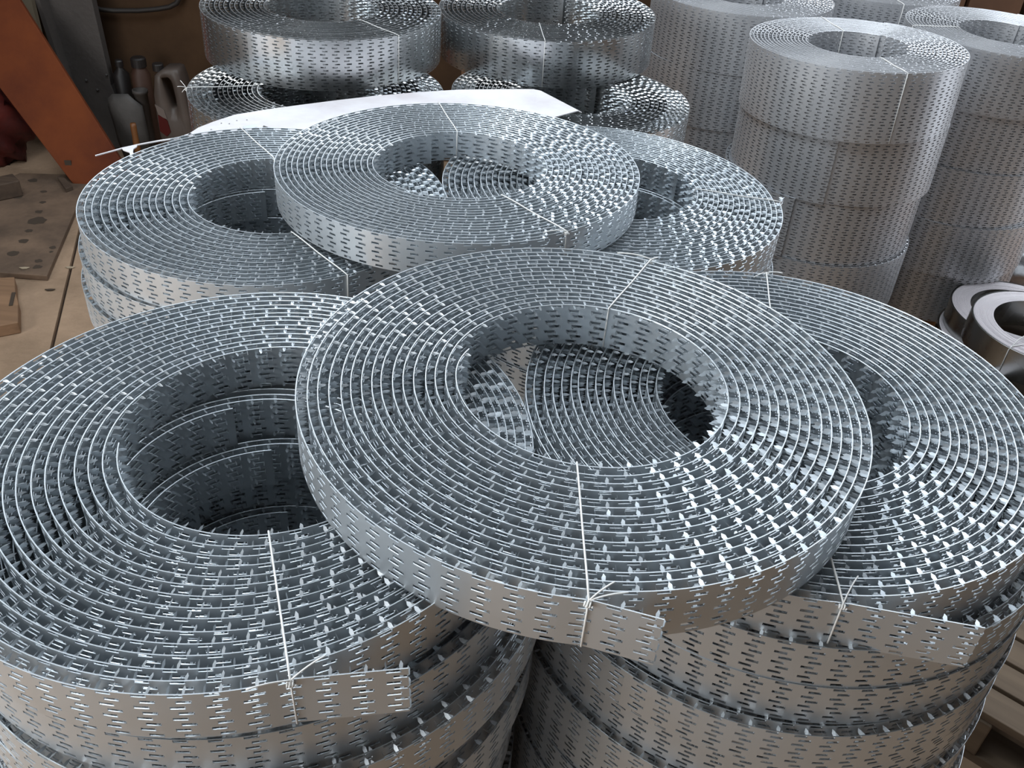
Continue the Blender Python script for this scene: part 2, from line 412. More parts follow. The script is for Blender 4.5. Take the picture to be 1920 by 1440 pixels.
# --- the coils underneath
low = Path(0.308, 0.152, 0.0112, (0, 0), 0.4, seed=21)
st, te = coil_meshes(low, NW, 8, n_out=4.2, n_in=2.2, mat=M_STRIP, seed=7)
wst, wte = coil_meshes(Path(0.308, 0.15, 0.0112, (0, 0), 1.0, seed=23), 0.186, 24, n_out=1.05, n_in=1.05, mat=M_STRIP, top_teeth=True, seed=8)
ORD = ['topmost', 'second', 'third', 'fourth', 'fifth', 'sixth', 'seventh', 'eighth', 'ninth', 'tenth', 'eleventh', 'twelfth']
def low_coil(label, group, top, normal=(0, 0, 1), spin=0, wide=False, zs=1.0):
    r = thing('wide_strip_coil' if wide else 'punched_strip_coil', label, 'coil', group=group)
    s_ = link('steel_strip', wst if wide else st, r); t_ = link('teeth', wte if wide else te, s_); t_['kind'] = 'stuff'
    orient(r, top, normal, 0.186 if wide else NW, spin, zs)
    return r
BASE = 0.15
def fill_stack(where, group, top_z, offs, n_narrow, first=1):
    """offs: centre of each coil below the topmost one"""
    z = top_z
    for k in range(n_narrow):
        o = offs[min(k, len(offs) - 1)] if k < len(offs) else (offs[-1][0] + rnd.uniform(-.012, .012), offs[-1][1] + rnd.uniform(-.012, .012))
        low_coil('galvanised nail-strip coil in %s, %s from the top' % (where, ORD[k + first]), group, (o[0], o[1], z), spin=1.2 + rnd.uniform(-0.6, 0.6))
        z -= NW
    rest = z - BASE; h = rest / 3
    for k in range(3):
        low_coil('wide galvanised coil low in %s, %s from the top' % (where, ORD[k + n_narrow + first]), group,
                 (offs[-1][0], offs[-1][1], z), spin=0.6 + rnd.uniform(-0.6, 0.6), wide=True, zs=h / 0.186)
        z -= h
fill_stack('the front left stack', 'coils in the front left stack', Z0 - 0.692, [(-0.270, 0.737), (-0.256, 0.722), (-0.272, 0.732), (-0.262, 0.730), (-0.274, 0.730)], 7)
fill_stack('the front right stack', 'coils in the front right stack', Z0 - 0.694, [(0.330, 0.884), (0.332, 0.882), (0.326, 0.866), (0.332, 0.869), (0.329, 0.858)], 7)
fill_stack('the left middle stack', 'coils in the left middle stack', Z0 - 0.7525, [(-0.4546, 1.467), (-0.46, 1.462), (-0.455, 1.468)], 4)
fill_stack('the right middle stack', 'coils in the right middle stack', Z0 - 0.7515, [(0.158, 1.603), (0.168, 1.612), (0.16, 1.603)], 4)

# --- bright coils at the back (about twelve centimetres high)
FWD = 0.12
G_BACK = 'bright medium-height coils in the back row'
F1 = Path(0.310, 0.1453, 0.0125, (0, -0.003), rad(60), seed=31, noise=0.08)
fs_, ft_ = coil_meshes(F1, FWD, 16, n_out=1.3, n_in=1.1, mat=M_SHINY, top_teeth=True, seed=9, th=0.002)
def back_coil(label, top, normal, spin=0, wires=(), zs=1.0):
    r = thing('bright_strip_coil', label, 'coil', group=G_BACK)
    s_ = link('steel_strip', fs_, r); t_ = link('teeth', ft_, s_); t_['kind'] = 'stuff'
    for wr in wires: add_wire(r, F1, FWD, r=0.0008, **wr)
    orient(r, top, normal, FWD, spin, zs)
    return r
back_coil('bright galvanised nail-strip coil on top at back left, mirror-like outer wrap', (-0.5756, 2.5289, Z0 - 0.6407), (0.011, -0.006, 1), 0, [dict(a_in=-41, a_out=-42)])
back_coil('bright galvanised nail-strip coil on top at back centre, wire down its front', (0.0159, 2.7603, Z0 - 0.6631), (-0.013, -0.017, 1), 1.2, [dict(a_in=-96.4 - 68.75, a_out=-89.5 - 68.75)])
Gp = Path(0.308, 0.1481, 0.0115, (0, 0), rad(-30), seed=33)
gs_, gt_ = coil_meshes(Gp, FWD, 16, n_out=5, n_in=2, mat=M_SHINY, top_teeth=True, seed=10)
def g_coil(label, top, normal, spin=0, wires=(), zs=1.0):
    r = thing('bright_strip_coil', label, 'coil', group=G_BACK)
    s_ = link('steel_strip', gs_, r); t_ = link('teeth', gt_, s_); t_['kind'] = 'stuff'
    for wr in wires: add_wire(r, Gp, FWD, r=0.0008, **wr)
    orient(r, top, normal, FWD, spin, zs)
    return r
k1 = 0.7607 / 0.7791
g_coil('nail-strip coil with twisted wire ends at its left rim, under the mirror-like one', (-0.5372 * k1, 2.285 * k1, Z0 - 0.7607), (0.01, -0.003, 1), 0, [dict(a_in=-173.6, a_out=-166.4, tails=((0.018, 0.012, 0.006), (0.012, -0.008, 0.014), (0.01, 0.004, -0.01)))])
g_coil('nail-strip coil under the bright coil that has a wire down its front', (0.0933, 2.399, Z0 - 0.784), (0.004, 0.010, 1), 0.9)
for nm, c, zt in (('left', (-0.526, 2.236), Z0 - 0.7607 - FWD), ('right', (0.10, 2.40), Z0 - 0.784 - FWD)):
    z = zt
    h = (zt - BASE) / 6
    for k in range(6):
        g_coil('galvanised nail-strip coil in the back %s stack, %s from the top' % (nm, ORD[k + 2]), (c[0] + rnd.uniform(-.01, .01), c[1] + rnd.uniform(-.01, .01), z), (0, 0, 1), rnd.uniform(0, 6), zs=h / FWD)
        z -= h

# --- tall stacks of wide coils on the right
E1 = Path(0.304, 0.1475, 0.0104, (0.0024, -0.010), rad(60), seed=41, noise=0.05)
WE = 0.19
es_, et_ = coil_meshes(E1, WE, 24, n_out=1.15, n_in=1.1, mat=M_DULL, top_teeth=True, seed=11, th=0.0026)
def wide(label, group, top, normal=(0, 0, 1), spin=0, zs=1.0, wires=()):
    r = thing('wide_strip_coil', label, 'coil', group=group)
    s_ = link('steel_strip', es_, r); t_ = link('teeth', et_, s_); t_['kind'] = 'stuff'
    for wr in wires: add_wire(r, E1, WE, r=0.0014, **wr)
    orient(r, top, normal, WE, spin, zs)
    return r
def tall(where, c, normal, topz, n, wires, jit, spins=(0, 2.0, 0.4, 5.4, 0.9)):
    h = (topz - BASE) / n
    g = 'wide coils in %s' % where
    for k in range(n):
        nn = (normal[0] * max(0, 1 - k * 0.45), normal[1] * max(0, 1 - k * 0.45), 1)
        wide('wide galvanised coil in %s, %s' % (where, 'topmost' if k == 0 else ORD[k] + ' from the top'), g,
             (c[0] + jit[k][0], c[1] + jit[k][1], topz - h * k), nn, spins[k], h / WE, wires if k == 0 else ())
tall('the near right stack', (0.9161, 2.7767), (-0.032, 0.019), Z0 - 0.6939, 5, [dict(a_in=91.5, a_out=96), dict(a_in=-81, a_out=-79.6)],
     [(0, 0), (0.022, 0.012), (0.012, 0.015), (0.016, 0.012), (0.016, 0.012)], (0, rad(-166), rad(-178), 0.3, rad(-172)))
tall('the far right stack', (1.4978, 3.16), (0.013, -0.005), Z0 - 0.72, 5, [dict(a_in=-179, a_out=-173)],
     [(0, 0), (0.006, 0.01), (0, 0.006), (0.012, 0), (0.015, 0.01)])
tall('the stack left behind the near right stack', (0.6794, 3.3494), (-0.003, 0.006), Z0 - 0.706, 5, [],
     [(0, 0), (-0.006, 0.0), (0.006, 0.006), (0, 0), (0.01, 0)])
tall('the rearmost stack at the top right', (1.285, 3.83), (0, 0), Z0 - 0.74, 5, [dict(a_in=-90, a_out=-88)],
     [(0, 0), (-0.006, 0.0), (0.006, 0.006), (0, 0), (0.01, 0)])

# ------------------------------------------------------------------ setting
def struct(name, mb, mat):
    o = mb.build(name, mat); o['kind'] = 'structure'; return o
X0, X1, Y0, Y1, ZC = -3.4, 3.6, -3.0, 4.35, 3.9
fl = MB(); fl.box(((X0 + X1) / 2, (Y0 + Y1) / 2, -0.06), (X1 - X0 + 0.4, Y1 - Y0 + 0.4, 0.08)); floor = struct('floor', fl, M_DARKW)
# poured slabs with recessed joints; one joint runs past the left middle stack
jd = Vector((-0.30, 0.954, 0)); jn = Vector((0.954, 0.30, 0)); J0 = Vector((-1.56, 2.548, 0))
def clip(poly, f):
    out = []
    for i in range(len(poly)):
        a, b = poly[i], poly[(i + 1) % len(poly)]; fa, fb = f(a), f(b)
        if fa >= 0: out.append(a)
        if fa * fb < 0: out.append(a.lerp(b, fa / (fa - fb)))
    return out
GAP = 0.006
for i in range(-2, 4):
    for j in range(-4, 3):
        u0, u1 = i * 1.85 + GAP, (i + 1) * 1.85 - GAP; v0, v1 = j * 1.9 - 0.9 + GAP, (j + 1) * 1.9 - 0.9 - GAP
        poly = [J0 + jn * u + jd * v for u, v in ((u0, v0), (u1, v0), (u1, v1), (u0, v1))]
        for f in (lambda p: p.x - X0, lambda p: X1 - p.x, lambda p: p.y - Y0, lambda p: Y1 - p.y):
            if poly: poly = clip(poly, f)
        if len(poly) < 3: continue
        m = MB(); m.prism([(p.x, p.y, -0.02) for p in poly], (0, 0, 0.02)); m.build('slab', M_CONC, floor)
m = MB(); m.box(((X0 + X1) / 2, Y1 + 0.05, 1.05), (X1 - X0 + 0.2, 0.1, 2.1)); m.box(((X0 + X1) / 2, Y1 + 0.05, 3.65), (X1 - X0 + 0.2, 0.1, 0.5)); m.box((-2.65, Y1 + 0.05, 2.75), (1.5, 0.1, 1.3)); m.box((3.35, Y1 + 0.05, 2.75), (0.5, 0.1, 1.3)); wb = struct('wall_back', m, M_WALL)
m = MB(); m.box((X0 - 0.05, (Y0 - 2.3) / 2, ZC / 2), (0.1, -2.3 - Y0, ZC)); m.box((X0 - 0.05, (0.5 + Y1) / 2, ZC / 2), (0.1, Y1 - 0.5, ZC)); m.box((X0 - 0.05, -0.9, (ZC + 3.05) / 2), (0.1, 2.8, ZC - 3.05)); struct('wall_left', m, M_WALL)
# right wall with the opening of the side door
m = MB()
m.box((X1 + 0.05, (Y0 + 2.2) / 2, ZC / 2), (0.1, 2.2 - Y0, ZC)); m.box((X1 + 0.05, (3.6 + Y1) / 2, ZC / 2), (0.1, Y1 - 3.6, ZC)); m.box((X1 + 0.05, 2.9, (ZC + 2.2) / 2), (0.1, 1.4, ZC - 2.2))
struct('wall_right', m, M_WALL)
# front wall with the wide gate opening behind the camera
m = MB()
m.box((X0 / 2 - 3.55 / 2, Y0 - 0.05, ZC / 2), (0.15, 0.1, ZC))
m.box(((-0.75 + X1) / 2, Y0 - 0.05, ZC / 2), (X1 + 0.75, 0.1, ZC)); m.box((-2.1, Y0 - 0.05, (ZC + 3.3) / 2), (2.8, 0.1, ZC - 3.3))
struct('wall_front', m, M_WALL)
# ceiling with two roof lights
m = MB()
def ceil_rect(x0, x1, y0, y1): m.box(((x0 + x1) / 2, (y0 + y1) / 2, ZC + 0.03), (x1 - x0, y1 - y0, 0.06))
ceil_rect(X0, -1.75, Y0, Y1); ceil_rect(-1.75, -0.05, Y0, -0.35); ceil_rect(-1.75, -0.05, 2.75, Y1)
ceil_rect(-0.05, 0.95, Y0, Y1); ceil_rect(0.95, 2.45, Y0, 2.15); ceil_rect(0.95, 2.45, 3.85, Y1); ceil_rect(2.45, X1, Y0, Y1)
struct('ceiling', m, M_CEIL)

# ------------------------------------------------------------------ pallets
def pallet(label, c, w_, d_, ang, planks=7, mat=M_PAL, top=BASE):
    t = thing('wooden_pallet', label, 'pallet', (c[0], c[1], 0), 'wooden pallets under the coils'); t.rotation_euler = (0, 0, ang)
    pw = d_ / planks
    for k in range(planks):
        b = MB(); b.box((0, -d_ / 2 + pw * (k + .5), top - 0.011), (w_, pw - 0.012, 0.022)); b.build('plank', mat, t, bevel=0.002)
    for x in (-w_ / 2 + .045, 0, w_ / 2 - .045):
        b = MB(); b.box((x, 0, top - 0.022 - 0.0525), (0.09, d_, 0.105)); b.build('bearer', mat, t, bevel=0.003)
    for y in (-d_ / 2 + .05, d_ / 2 - .05):
        b = MB(); b.box((0, y, (top - 0.127) / 2), (w_, 0.095, top - 0.127)); b.build('bottom_board', mat, t)
    return t
PA = math.atan2(-0.62, 0.78)
def uv(u, v): return (0.78 * u + 0.62 * v, -0.62 * u + 0.78 * v)
pallet('bare wooden pallet at the right edge behind the front right stack', uv(0.62, 1.93), 1.24, 0.62, PA)
pallet('pallet under the front left stack', (-0.26, 0.73), 0.46, 0.44, 0.0, 5)
pallet('pallet under the front right stack', (0.34, 0.85), 0.46, 0.44, 0.05, 5)
pallet('pallet under the left middle stack', (-0.45, 1.465), 0.46, 0.44, 0.0, 5)
pallet('pallet under the right middle stack', (0.15, 1.61), 0.46, 0.44, 0.0, 5)
pallet('pallet under the back left stack', (-0.54, 2.24), 0.52, 0.52, 0.0, 5)
pallet('pallet under the back centre stack', (0.10, 2.40), 0.52, 0.52, 0.0, 5)
pallet('pallet under the near right stack of wide coils', (0.93, 2.79), 0.48, 0.46, PA, 6, M_PALO)
pallet('orange-tinted pallet under the far right stack of wide coils', (1.5, 3.16), 0.50, 0.48, PA, 5, M_PALO)
pallet('pallet under the wide coils behind the bright coils', (0.68, 3.35), 0.5, 0.5, 0.1, 5)
pallet('pallet under the rearmost wide coils', (1.285, 3.83), 0.5, 0.5, 0.0, 5)
pallet('dark pallet under the plain steel coils at right', (1.60, 2.40), 0.46, 0.74, PA, 7, M_DARKW)

# ------------------------------------------------------------------ plain strip coils at right
def plain_coil(label, top, R, Ri, h, n, normal=(0, 0, 1), wire=None, loose=0.006):
    root = thing('plain_strip_coil', label, 'coil', group='plain steel strip coils at the right edge')
    m = MB()
    prof = [(R, 0), (R, h)]
    m.lathe(prof, k=72); m.build('outer_wrap', M_PLAIN, root, smooth=True)
    m = MB(); m.lathe([(Ri, h), (Ri, 0)], k=72); m.build('inner_wrap', M_PLAIN, root, smooth=True)
    m = MB(); k = n
    rs = np.linspace(Ri, R - loose, k)
    pr = [(Ri, h)]
    for a, b in zip(rs[:-1], rs[1:]):
        pr += [(a + (b - a) * 0.12, h - 0.0006), (a + (b - a) * 0.88, h - 0.0002 + rnd.uniform(-.0005, .0005)), (b, h - 0.0022)]
    pr += [(R - loose, h - 0.01)]
    m.lathe(pr, k=72); m.build('wound_strip', M_EDGE, root)
    m = MB(); m.lathe([(R - loose + 0.0012, h - 0.008), (R - loose + 0.0012, h), (R - loose + 0.0024, h)], k=72); m.lathe([(R - 0.0016, h - 0.004), (R - 0.0014, h + 0.0002), (R, h)], k=72)
    m.build('loose_wrap', M_PLAIN, root)
    if wire is not None:
        a = math.radians(wire); ax = Vector((math.cos(a), math.sin(a), 0)); tg = Vector((-ax.y, ax.x, 0)); m = MB()
        K = ax * (R - 0.012) + Vector((0, 0, h + 0.003))
        m.tube([ax * (Ri - 0.002) + tg * 0.02 + Vector((0, 0, h * 0.3)), ax * (Ri - 0.002) + tg * 0.016 + Vector((0, 0, h + 0.004)), K, ax * (R + 0.002) + Vector((0, 0, h - 0.004)), ax * (R + 0.002) + Vector((0, 0, 0.01))], 0.0015, 6)
        m.tube([K, ax * (Ri + 0.02) - tg * 0.004 + Vector((0, 0, h + 0.012)), ax * (Ri - 0.02) + tg * 0.004 + Vector((0, 0, h + 0.03)), ax * (Ri - 0.05) + tg * 0.02 + Vector((0, 0, h + 0.035))], 0.0015, 6)
        m.build('tie_wire', M_WIRE, root, smooth=True)
    nn = Vector(normal).normalized()
    root.location = Vector(top) - nn * h; root.rotation_euler = Vector((0, 0, 1)).rotation_difference(nn).to_euler()
    return root
zj = 0.40
plain_coil('plain steel strip coil at the right edge, uppermost, a twisted wire over its pale face', (1.62, 2.45, zj), 0.2236, 0.159, 0.092, 18, wire=-142)
plain_coil('plain steel strip coil under the wired one, pushed back towards the wide coils', (1.668, 2.69, 0.308), 0.224, 0.160, 0.078, 18)
plain_coil('lowest plain steel strip coil of the right edge pile, lying on the dark pallet', (1.655, 2.665, 0.229), 0.236, 0.18, 0.078, 16)
plain_coil('plain steel strip coil lying low in front of the wired one at the right edge', (1.56, 2.20, 0.302), 0.205, 0.155, 0.151, 16)

# ------------------------------------------------------------------ pale sheet lying over the back coils
zs = Z0 - 0.752
sheet = thing('pale_sheet', 'thin pale metal sheet lying between the middle and back coils, narrow tongue at left', 'sheet', (0, 0, 0))
edge_px = [(352, 252), (372, 239), (400, 228), (440, 215), (500, 205), (560, 197), (630, 188), (700, 180), (780, 173), (860, 168), (940, 167), (1000, 167), (1014, 170), (1091, 210)]
back = [at_z(x, y, zs) for x, y in edge_px]
front = [Vector(p) for p in ((0.11, 2.19, zs), (0.02, 2.10, zs), (-0.10, 2.03, zs), (-0.25, 1.99, zs), (-0.40, 1.93, zs), (-0.55, 1.86, zs), (-0.68, 1.80, zs))]
m = MB(); m.prism([tuple(p) for p in back + front], (0, 0, -0.0025)); m.build('sheet_panel', M_SHEET, sheet)
def ribbon(pts, w0, w1, z0, name):
    n = len(pts); L = []; Rg = []
    for i, p in enumerate(pts):
        p = Vector(p); t = (Vector(pts[min(i + 1, n - 1)]) - Vector(pts[max(i - 1, 0)])).normalized(); s_ = Vector((-t.y, t.x, 0)); w_ = w0 + (w1 - w0) * i / (n - 1)
        L.append(p + s_ * w_); Rg.append(p - s_ * w_)
    m = MB(); m.prism([tuple(p) for p in L + Rg[::-1]], (0, 0, -0.002)); return m.build(name, M_SHEET, sheet)
zt = Z0 - 0.752
ton = [at_z(x, y, zt) for x, y in ((358, 250), (335, 258), (300, 263), (262, 270), (230, 277), (205, 284), (179, 291))]
ribbon(ton, 0.003, 0.0014, zt, 'tongue')
m = MB(); m.prism([tuple(at_z(x, y, zt + 0.001)) for x, y in ((228, 277), (258, 270), (256, 275), (250, 279), (249, 284), (252, 292), (244, 292), (243, 285), (231, 281))], (0, 0, -0.002)); m.build('end_tab', M_SHEET, sheet)
# punched marks and dirt on the sheet
for x, y in ((344, 254), (430, 232), (444, 226), (463, 225), (396, 243), (415, 231)):
    p = at_z(x, y, zs + 0.0004); m = MB(); m.lathe([(0.0, 0.0004), (0.0016, 0.0004)], c=tuple(p), k=10); m.build('hole', M_BLACK, sheet)
m = MB(); m.prism([tuple(at_z(x, y, zs + 0.0012)) for x, y in ((494, 235), (502, 238), (509, 245), (490, 245))], (0, 0, -0.001)); m.build('black_mark', M_BLACK, sheet)
m = MB(); m.prism([tuple(at_z(x, y, zs + 0.0012)) for x, y in ((456, 236), (481, 233), (482, 238), (458, 242))], (0, 0, -0.001)); m.build('grey_patch', M_STRIP, sheet)

# ------------------------------------------------------------------ left side: boards, plank, tools, cans
t = thing('plywood_board', 'worn plywood board with dark bolt stains lying on the floor at left', 'board')
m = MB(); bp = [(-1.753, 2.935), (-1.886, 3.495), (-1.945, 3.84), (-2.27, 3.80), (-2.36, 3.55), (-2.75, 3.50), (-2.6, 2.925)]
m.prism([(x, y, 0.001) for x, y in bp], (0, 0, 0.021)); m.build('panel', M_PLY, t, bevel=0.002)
def blot(px, py, rx, ry, z, par, name='stain', mat=M_STAIN):
    c = at_z(px, py, z); vs = [(c.x, c.y, z)]; k = 14
    for j in range(k):
        a = 2 * PI * j / k; f = rnd.uniform(0.75, 1.15); vs.append((c.x + rx * f * math.cos(a), c.y + ry * f * math.sin(a), z))
    mm = MB(); mm.add(vs, [(0, j + 1, (j + 1) % k + 1) for j in range(k)]); return mm.build(name, mat, par)
for x, y, r in ((62, 338, .022), (36, 362, .016), (33, 369, .018), (82, 359, .014), (80, 379, .013), (73, 397, .016), (68, 414, .038), (54, 433, .016), (44, 452, .02), (24, 475, .022), (98, 464, .014), (96, 472, .008), (72, 489, .016), (70, 500, .017)):
    blot(x, y, r, r * 0.95, 0.0226, t)
t = thing('timber_beam', 'short dark timber beam resting on the plywood board at the left edge', 'timber')
m = MB(); a = at_z(0, 352, 0.08); b = at_z(38, 344, 0.08); d = (b - a).normalized(); sd = Vector((-d.y, d.x, 0))
P0 = a - d * 0.3; P1 = b
m.prism([(P0.x, P0.y, 0.023), (P1.x, P1.y, 0.023), (P1.x + sd.x * .09, P1.y + sd.y * .09, 0.023), (P0.x + sd.x * .09, P0.y + sd.y * .09, 0.023)], (0, 0, 0.07)); m.build('beam', M_DARKW, t, bevel=0.004)
t = thing('timber_offcut', 'brown timber offcut with a split end on the floor below the plywood', 'timber')
m = MB(); c = [at_z(x, y, 0.045) for x, y in ((-40, 522), (27, 519), (29, 548), (34, 566), (34, 604), (-40, 618))]
m.prism([(p.x, p.y, 0.001) for p in c], (0, 0, 0.044)); m.build('block', M_BLOCK, t, bevel=0.003)
p = at_z(28, 555, 0.047); m = MB(); m.box((p.x, p.y - 0.02, 0.046), (0.012, 0.09, 0.004), 0.35); m.build('crack', M_STAIN, t)
for k, (x, y) in enumerate(((45, 503), (131, 502), (93, 544))):
    c = at_z(x, y, 0.024 if k == 0 else 0.002); m = MB()
    m.prism([(c.x - .018, c.y, c.z), (c.x - .004, c.y - .007, c.z), (c.x + .012, c.y - .003, c.z), (c.x + .02, c.y + .004, c.z + .002), (c.x, c.y + .006, c.z)], (0, 0, 0.003))
    o = m.build('scrap', M_PALE if k < 2 else M_STAIN)
    tag(o, ('pale scrap lying on the plywood board', 'small pale chip on the concrete beside the floor joint', 'dark chip on the concrete left of the joint')[k], 'scrap')
    o.scale = (1, 1, 1)

# leaning orange-brown plank: a real board whose foot stands on the floor and whose head rests on the wall side
pn = Vector((0.10, -1.0, 0.47)).normalized(); p0 = Vector((-1.983, 3.725, 0.0))
cor = [at_plane(x, y, p0, pn) for x, y in ((145, 356), (262, 356), (37, 0), (-126, 0))]
up1 = (cor[3] - cor[0]) * 0.45; up2 = (cor[2] - cor[1]) * 0.45
# bring the foot of the right side down to the floor
if cor[1].z > 0: cor[1] = cor[1] - (cor[2] - cor[1]) * (cor[1].z / (cor[2] - cor[1]).z)
t = thing('leaning_board', 'long orange-brown board leaning to the left against the back wall', 'board')
m = MB(); m.prism([tuple(cor[0]), tuple(cor[1]), tuple(cor[2] + up2), tuple(cor[3] + up1)], -pn * 0.03); m.build('board', M_RUST, t, bevel=0.003)
kx = at_plane(128, 307, p0, pn); m = MB(); m.box(tuple(kx + pn * 0.001), (0.028, 0.004, 0.03), 0.1); o = m.build('knot', M_STAIN, t)
# wood wedge under the foot
t = thing('timber_wedge', 'small dark wood wedge beside the foot of the leaning board', 'timber')
m = MB(); c = [at_z(x, y, 0.03) for x, y in ((108, 335), (117, 331), (137, 353), (124, 358))]
m.prism([(p.x, p.y, 0.022) for p in c], (0, 0, 0.018)); m.build('wedge', M_DARKW, t, bevel=0.002)

def panel_y(px, y, depth): return [tuple(at_y(a, b, y)) for a, b in px], (0, depth, 0)
# dusty steel post
t = thing('steel_post', 'dusty grey steel post widening towards its foot beside the leaning board', 'post')
pts = [at_y(x, y, 4.20) for x, y in ((52, 0), (167, 0), (190, 80), (208, 160), (238, 230), (262, 300))]
topv = Vector((-0.02, 0, 0.9)); pts[0] = pts[0] + topv; pts[1] = pts[1] + topv
poly = [tuple(p) for p in pts] + [(pts[-1].x + 0.04, 4.20, 0.0), (pts[0].x + 0.16, 4.20, 0.0)]
m = MB(); m.prism(poly, (0, 0.05, 0)); m.build('web', M_GREY, t, bevel=0.004)
m = MB(); m.prism([tuple(pts[0] + Vector((0, -0.07, 0))), tuple(pts[0] + Vector((0.02, -0.07, 0))), (pts[0].x + 0.18, 4.13, 0.0), (pts[0].x + 0.16, 4.13, 0.0)], (0, 0.07, 0)); m.build('flange', M_GREY, t)
for px, py in ((183, 168), (162, 150), (200, 140)):
    p = at_y(px, py, 4.196); mm = MB(); mm.lathe([(0.006, 0), (0.006, 0.006), (0.003, 0.008), (0, 0.008)], k=6); o = mm.build('bolt', M_SPADE, t); o.location = p; o.rotation_euler = (PI / 2, 0, 0)

# pale batten behind the board
t = thing('pale_batten', 'pale wooden batten standing behind the leaning board at the top left', 'batten')
a, b = at_y(44, 0, 4.28), at_y(64, 46, 4.28)
m = MB(); m.prism([(b.x - 0.075, 4.28, 0.0), (b.x + 0.02, 4.28, 0.0), (a.x + 0.03, 4.28, a.z + 0.6), (a.x - 0.07, 4.28, a.z + 0.6)], (0, 0.03, 0)); m.build('batten', M_PALE, t)

# spade leaning with its blade up
def surf(fn, nu, nv):
    vs = [fn(i / nu, j / nv) for i in range(nu + 1) for j in range(nv + 1)]
    return vs, [(i * (nv + 1) + j, (i + 1) * (nv + 1) + j, (i + 1) * (nv + 1) + j + 1, i * (nv + 1) + j + 1) for i in range(nu) for j in range(nv)]
t = thing('spade', 'grey spade standing blade upwards in front of the steel post', 'spade')
out = [(203, 184), (211, 176), (240, 176), (252, 187), (267, 198), (274, 230), (281, 262), (286, 290), (236, 300), (222, 262), (213, 228), (204, 200)]
y0 = 4.02
poly = [at_y(a, b, y0) for a, b in out]; cc = sum(poly, Vector()) / len(poly)
vs = []; fs = []; n = len(poly)
for k, f in enumerate((1.0, 0.8, 0.5, 0.0)):
    for p in (poly if f else [cc]):
        q = cc + (p - cc) * f; vs.append((q.x, q.y - 0.022 * (1 - f * f) , q.z))
for k in range(2):
    for i in range(n): fs.append((k * n + i, k * n + (i + 1) % n, (k + 1) * n + (i + 1) % n, (k + 1) * n + i))
for i in range(n): fs.append((2 * n + i, 2 * n + (i + 1) % n, 3 * n))
m = MB(); m.add(vs, fs); o = m.build('blade', M_SPADE, t, smooth=True); s = o.modifiers.new('t', 'SOLIDIFY'); s.thickness = 0.004
m = MB(); bt = cc + Vector((0.02, 0.01, -0.1)); m.tube([bt, Vector((bt.x + 0.03, 4.05, 0.0))], 0.016, 10); m.build('shaft', M_DARKW, t)
# wooden handle
t = thing('wooden_stick', 'short round orange wooden stick standing in front of the grey spade blade', 'stick')
a, b = at_y(249, 231, 3.93), at_y(256, 270, 3.93)
d = b - a; m = MB(); foot = a + d * ((a.z) / (a.z - b.z)); m.tube([a, a + d * 0.15, a + d * 0.6, b, foot], [0.012, 0.0135, 0.013, 0.0145, 0.0145], 12); m.build('shaft', M_ORANGE, t, smooth=True)

# bottles and cans by the wall
def bottle(name, label, px, py_top, y, r, capcol, bodycol, bodyh_px, caph_px, neck=0.7):
    top = at_y(px, py_top, y); t = thing(name, label, 'can' if 'can' in name else 'bottle', (top.x, y, 0))
    capb = at_y(px, py_top + caph_px, y).z
    m = MB(); m.lathe([(0, top.z), (r * neck * .8, top.z), (r * neck, top.z - 0.006), (r * neck, capb), (0, capb)], k=20); m.build('cap', capcol, t, smooth=False)
    m = MB(); m.lathe([(r * neck * .8, capb), (r * neck * .85, capb - 0.01), (r, capb - 0.035), (r, 0.01), (r * 0.95, 0.0), (0, 0)], k=20); m.build('body', bodycol, t, smooth=True)
    return t
bottle('spray_can', 'brown spray can with a black cap beside the grey canister', 258, 107, 4.17, 0.042, M_BLACK, M_BROWN, 50, 17, 0.8)
bottle('dark_bottle', 'dark bottle with a greyish shoulder by the wall, left of the brown can', 222, 112, 4.22, 0.036, M_BLACK, M_BLACK, 50, 12, 0.5)
t = thing('tin_can', 'small open greyish tin in front of the brown spray can', 'can')
c = at_y(262, 168, 4.06); t.location = (c.x, 4.06, 0)
m = MB(); m.lathe([(0.030, c.z), (0.034, c.z), (0.034, c.z - 0.014), (0.030, c.z - 0.016), (0.032, 0.0)], k=24); m.lathe([(0.030, c.z), (0.029, c.z - 0.02), (0, c.z - 0.02)], k=24); m.build('tin', M_GREY, t, smooth=True)

# grey canister with moulded handle
t = thing('canister', 'grey plastic canister with a moulded handle and red label by the back wall', 'canister')
yc = 3.98
def py(l, y=yc): return [at_y(a, b, y) for a, b in l]
body = py([(288, 142), (304, 131), (330, 131), (338, 150), (346, 178), (353, 215), (362, 262), (372, 310), (318, 318), (300, 262), (292, 215), (287, 180)])
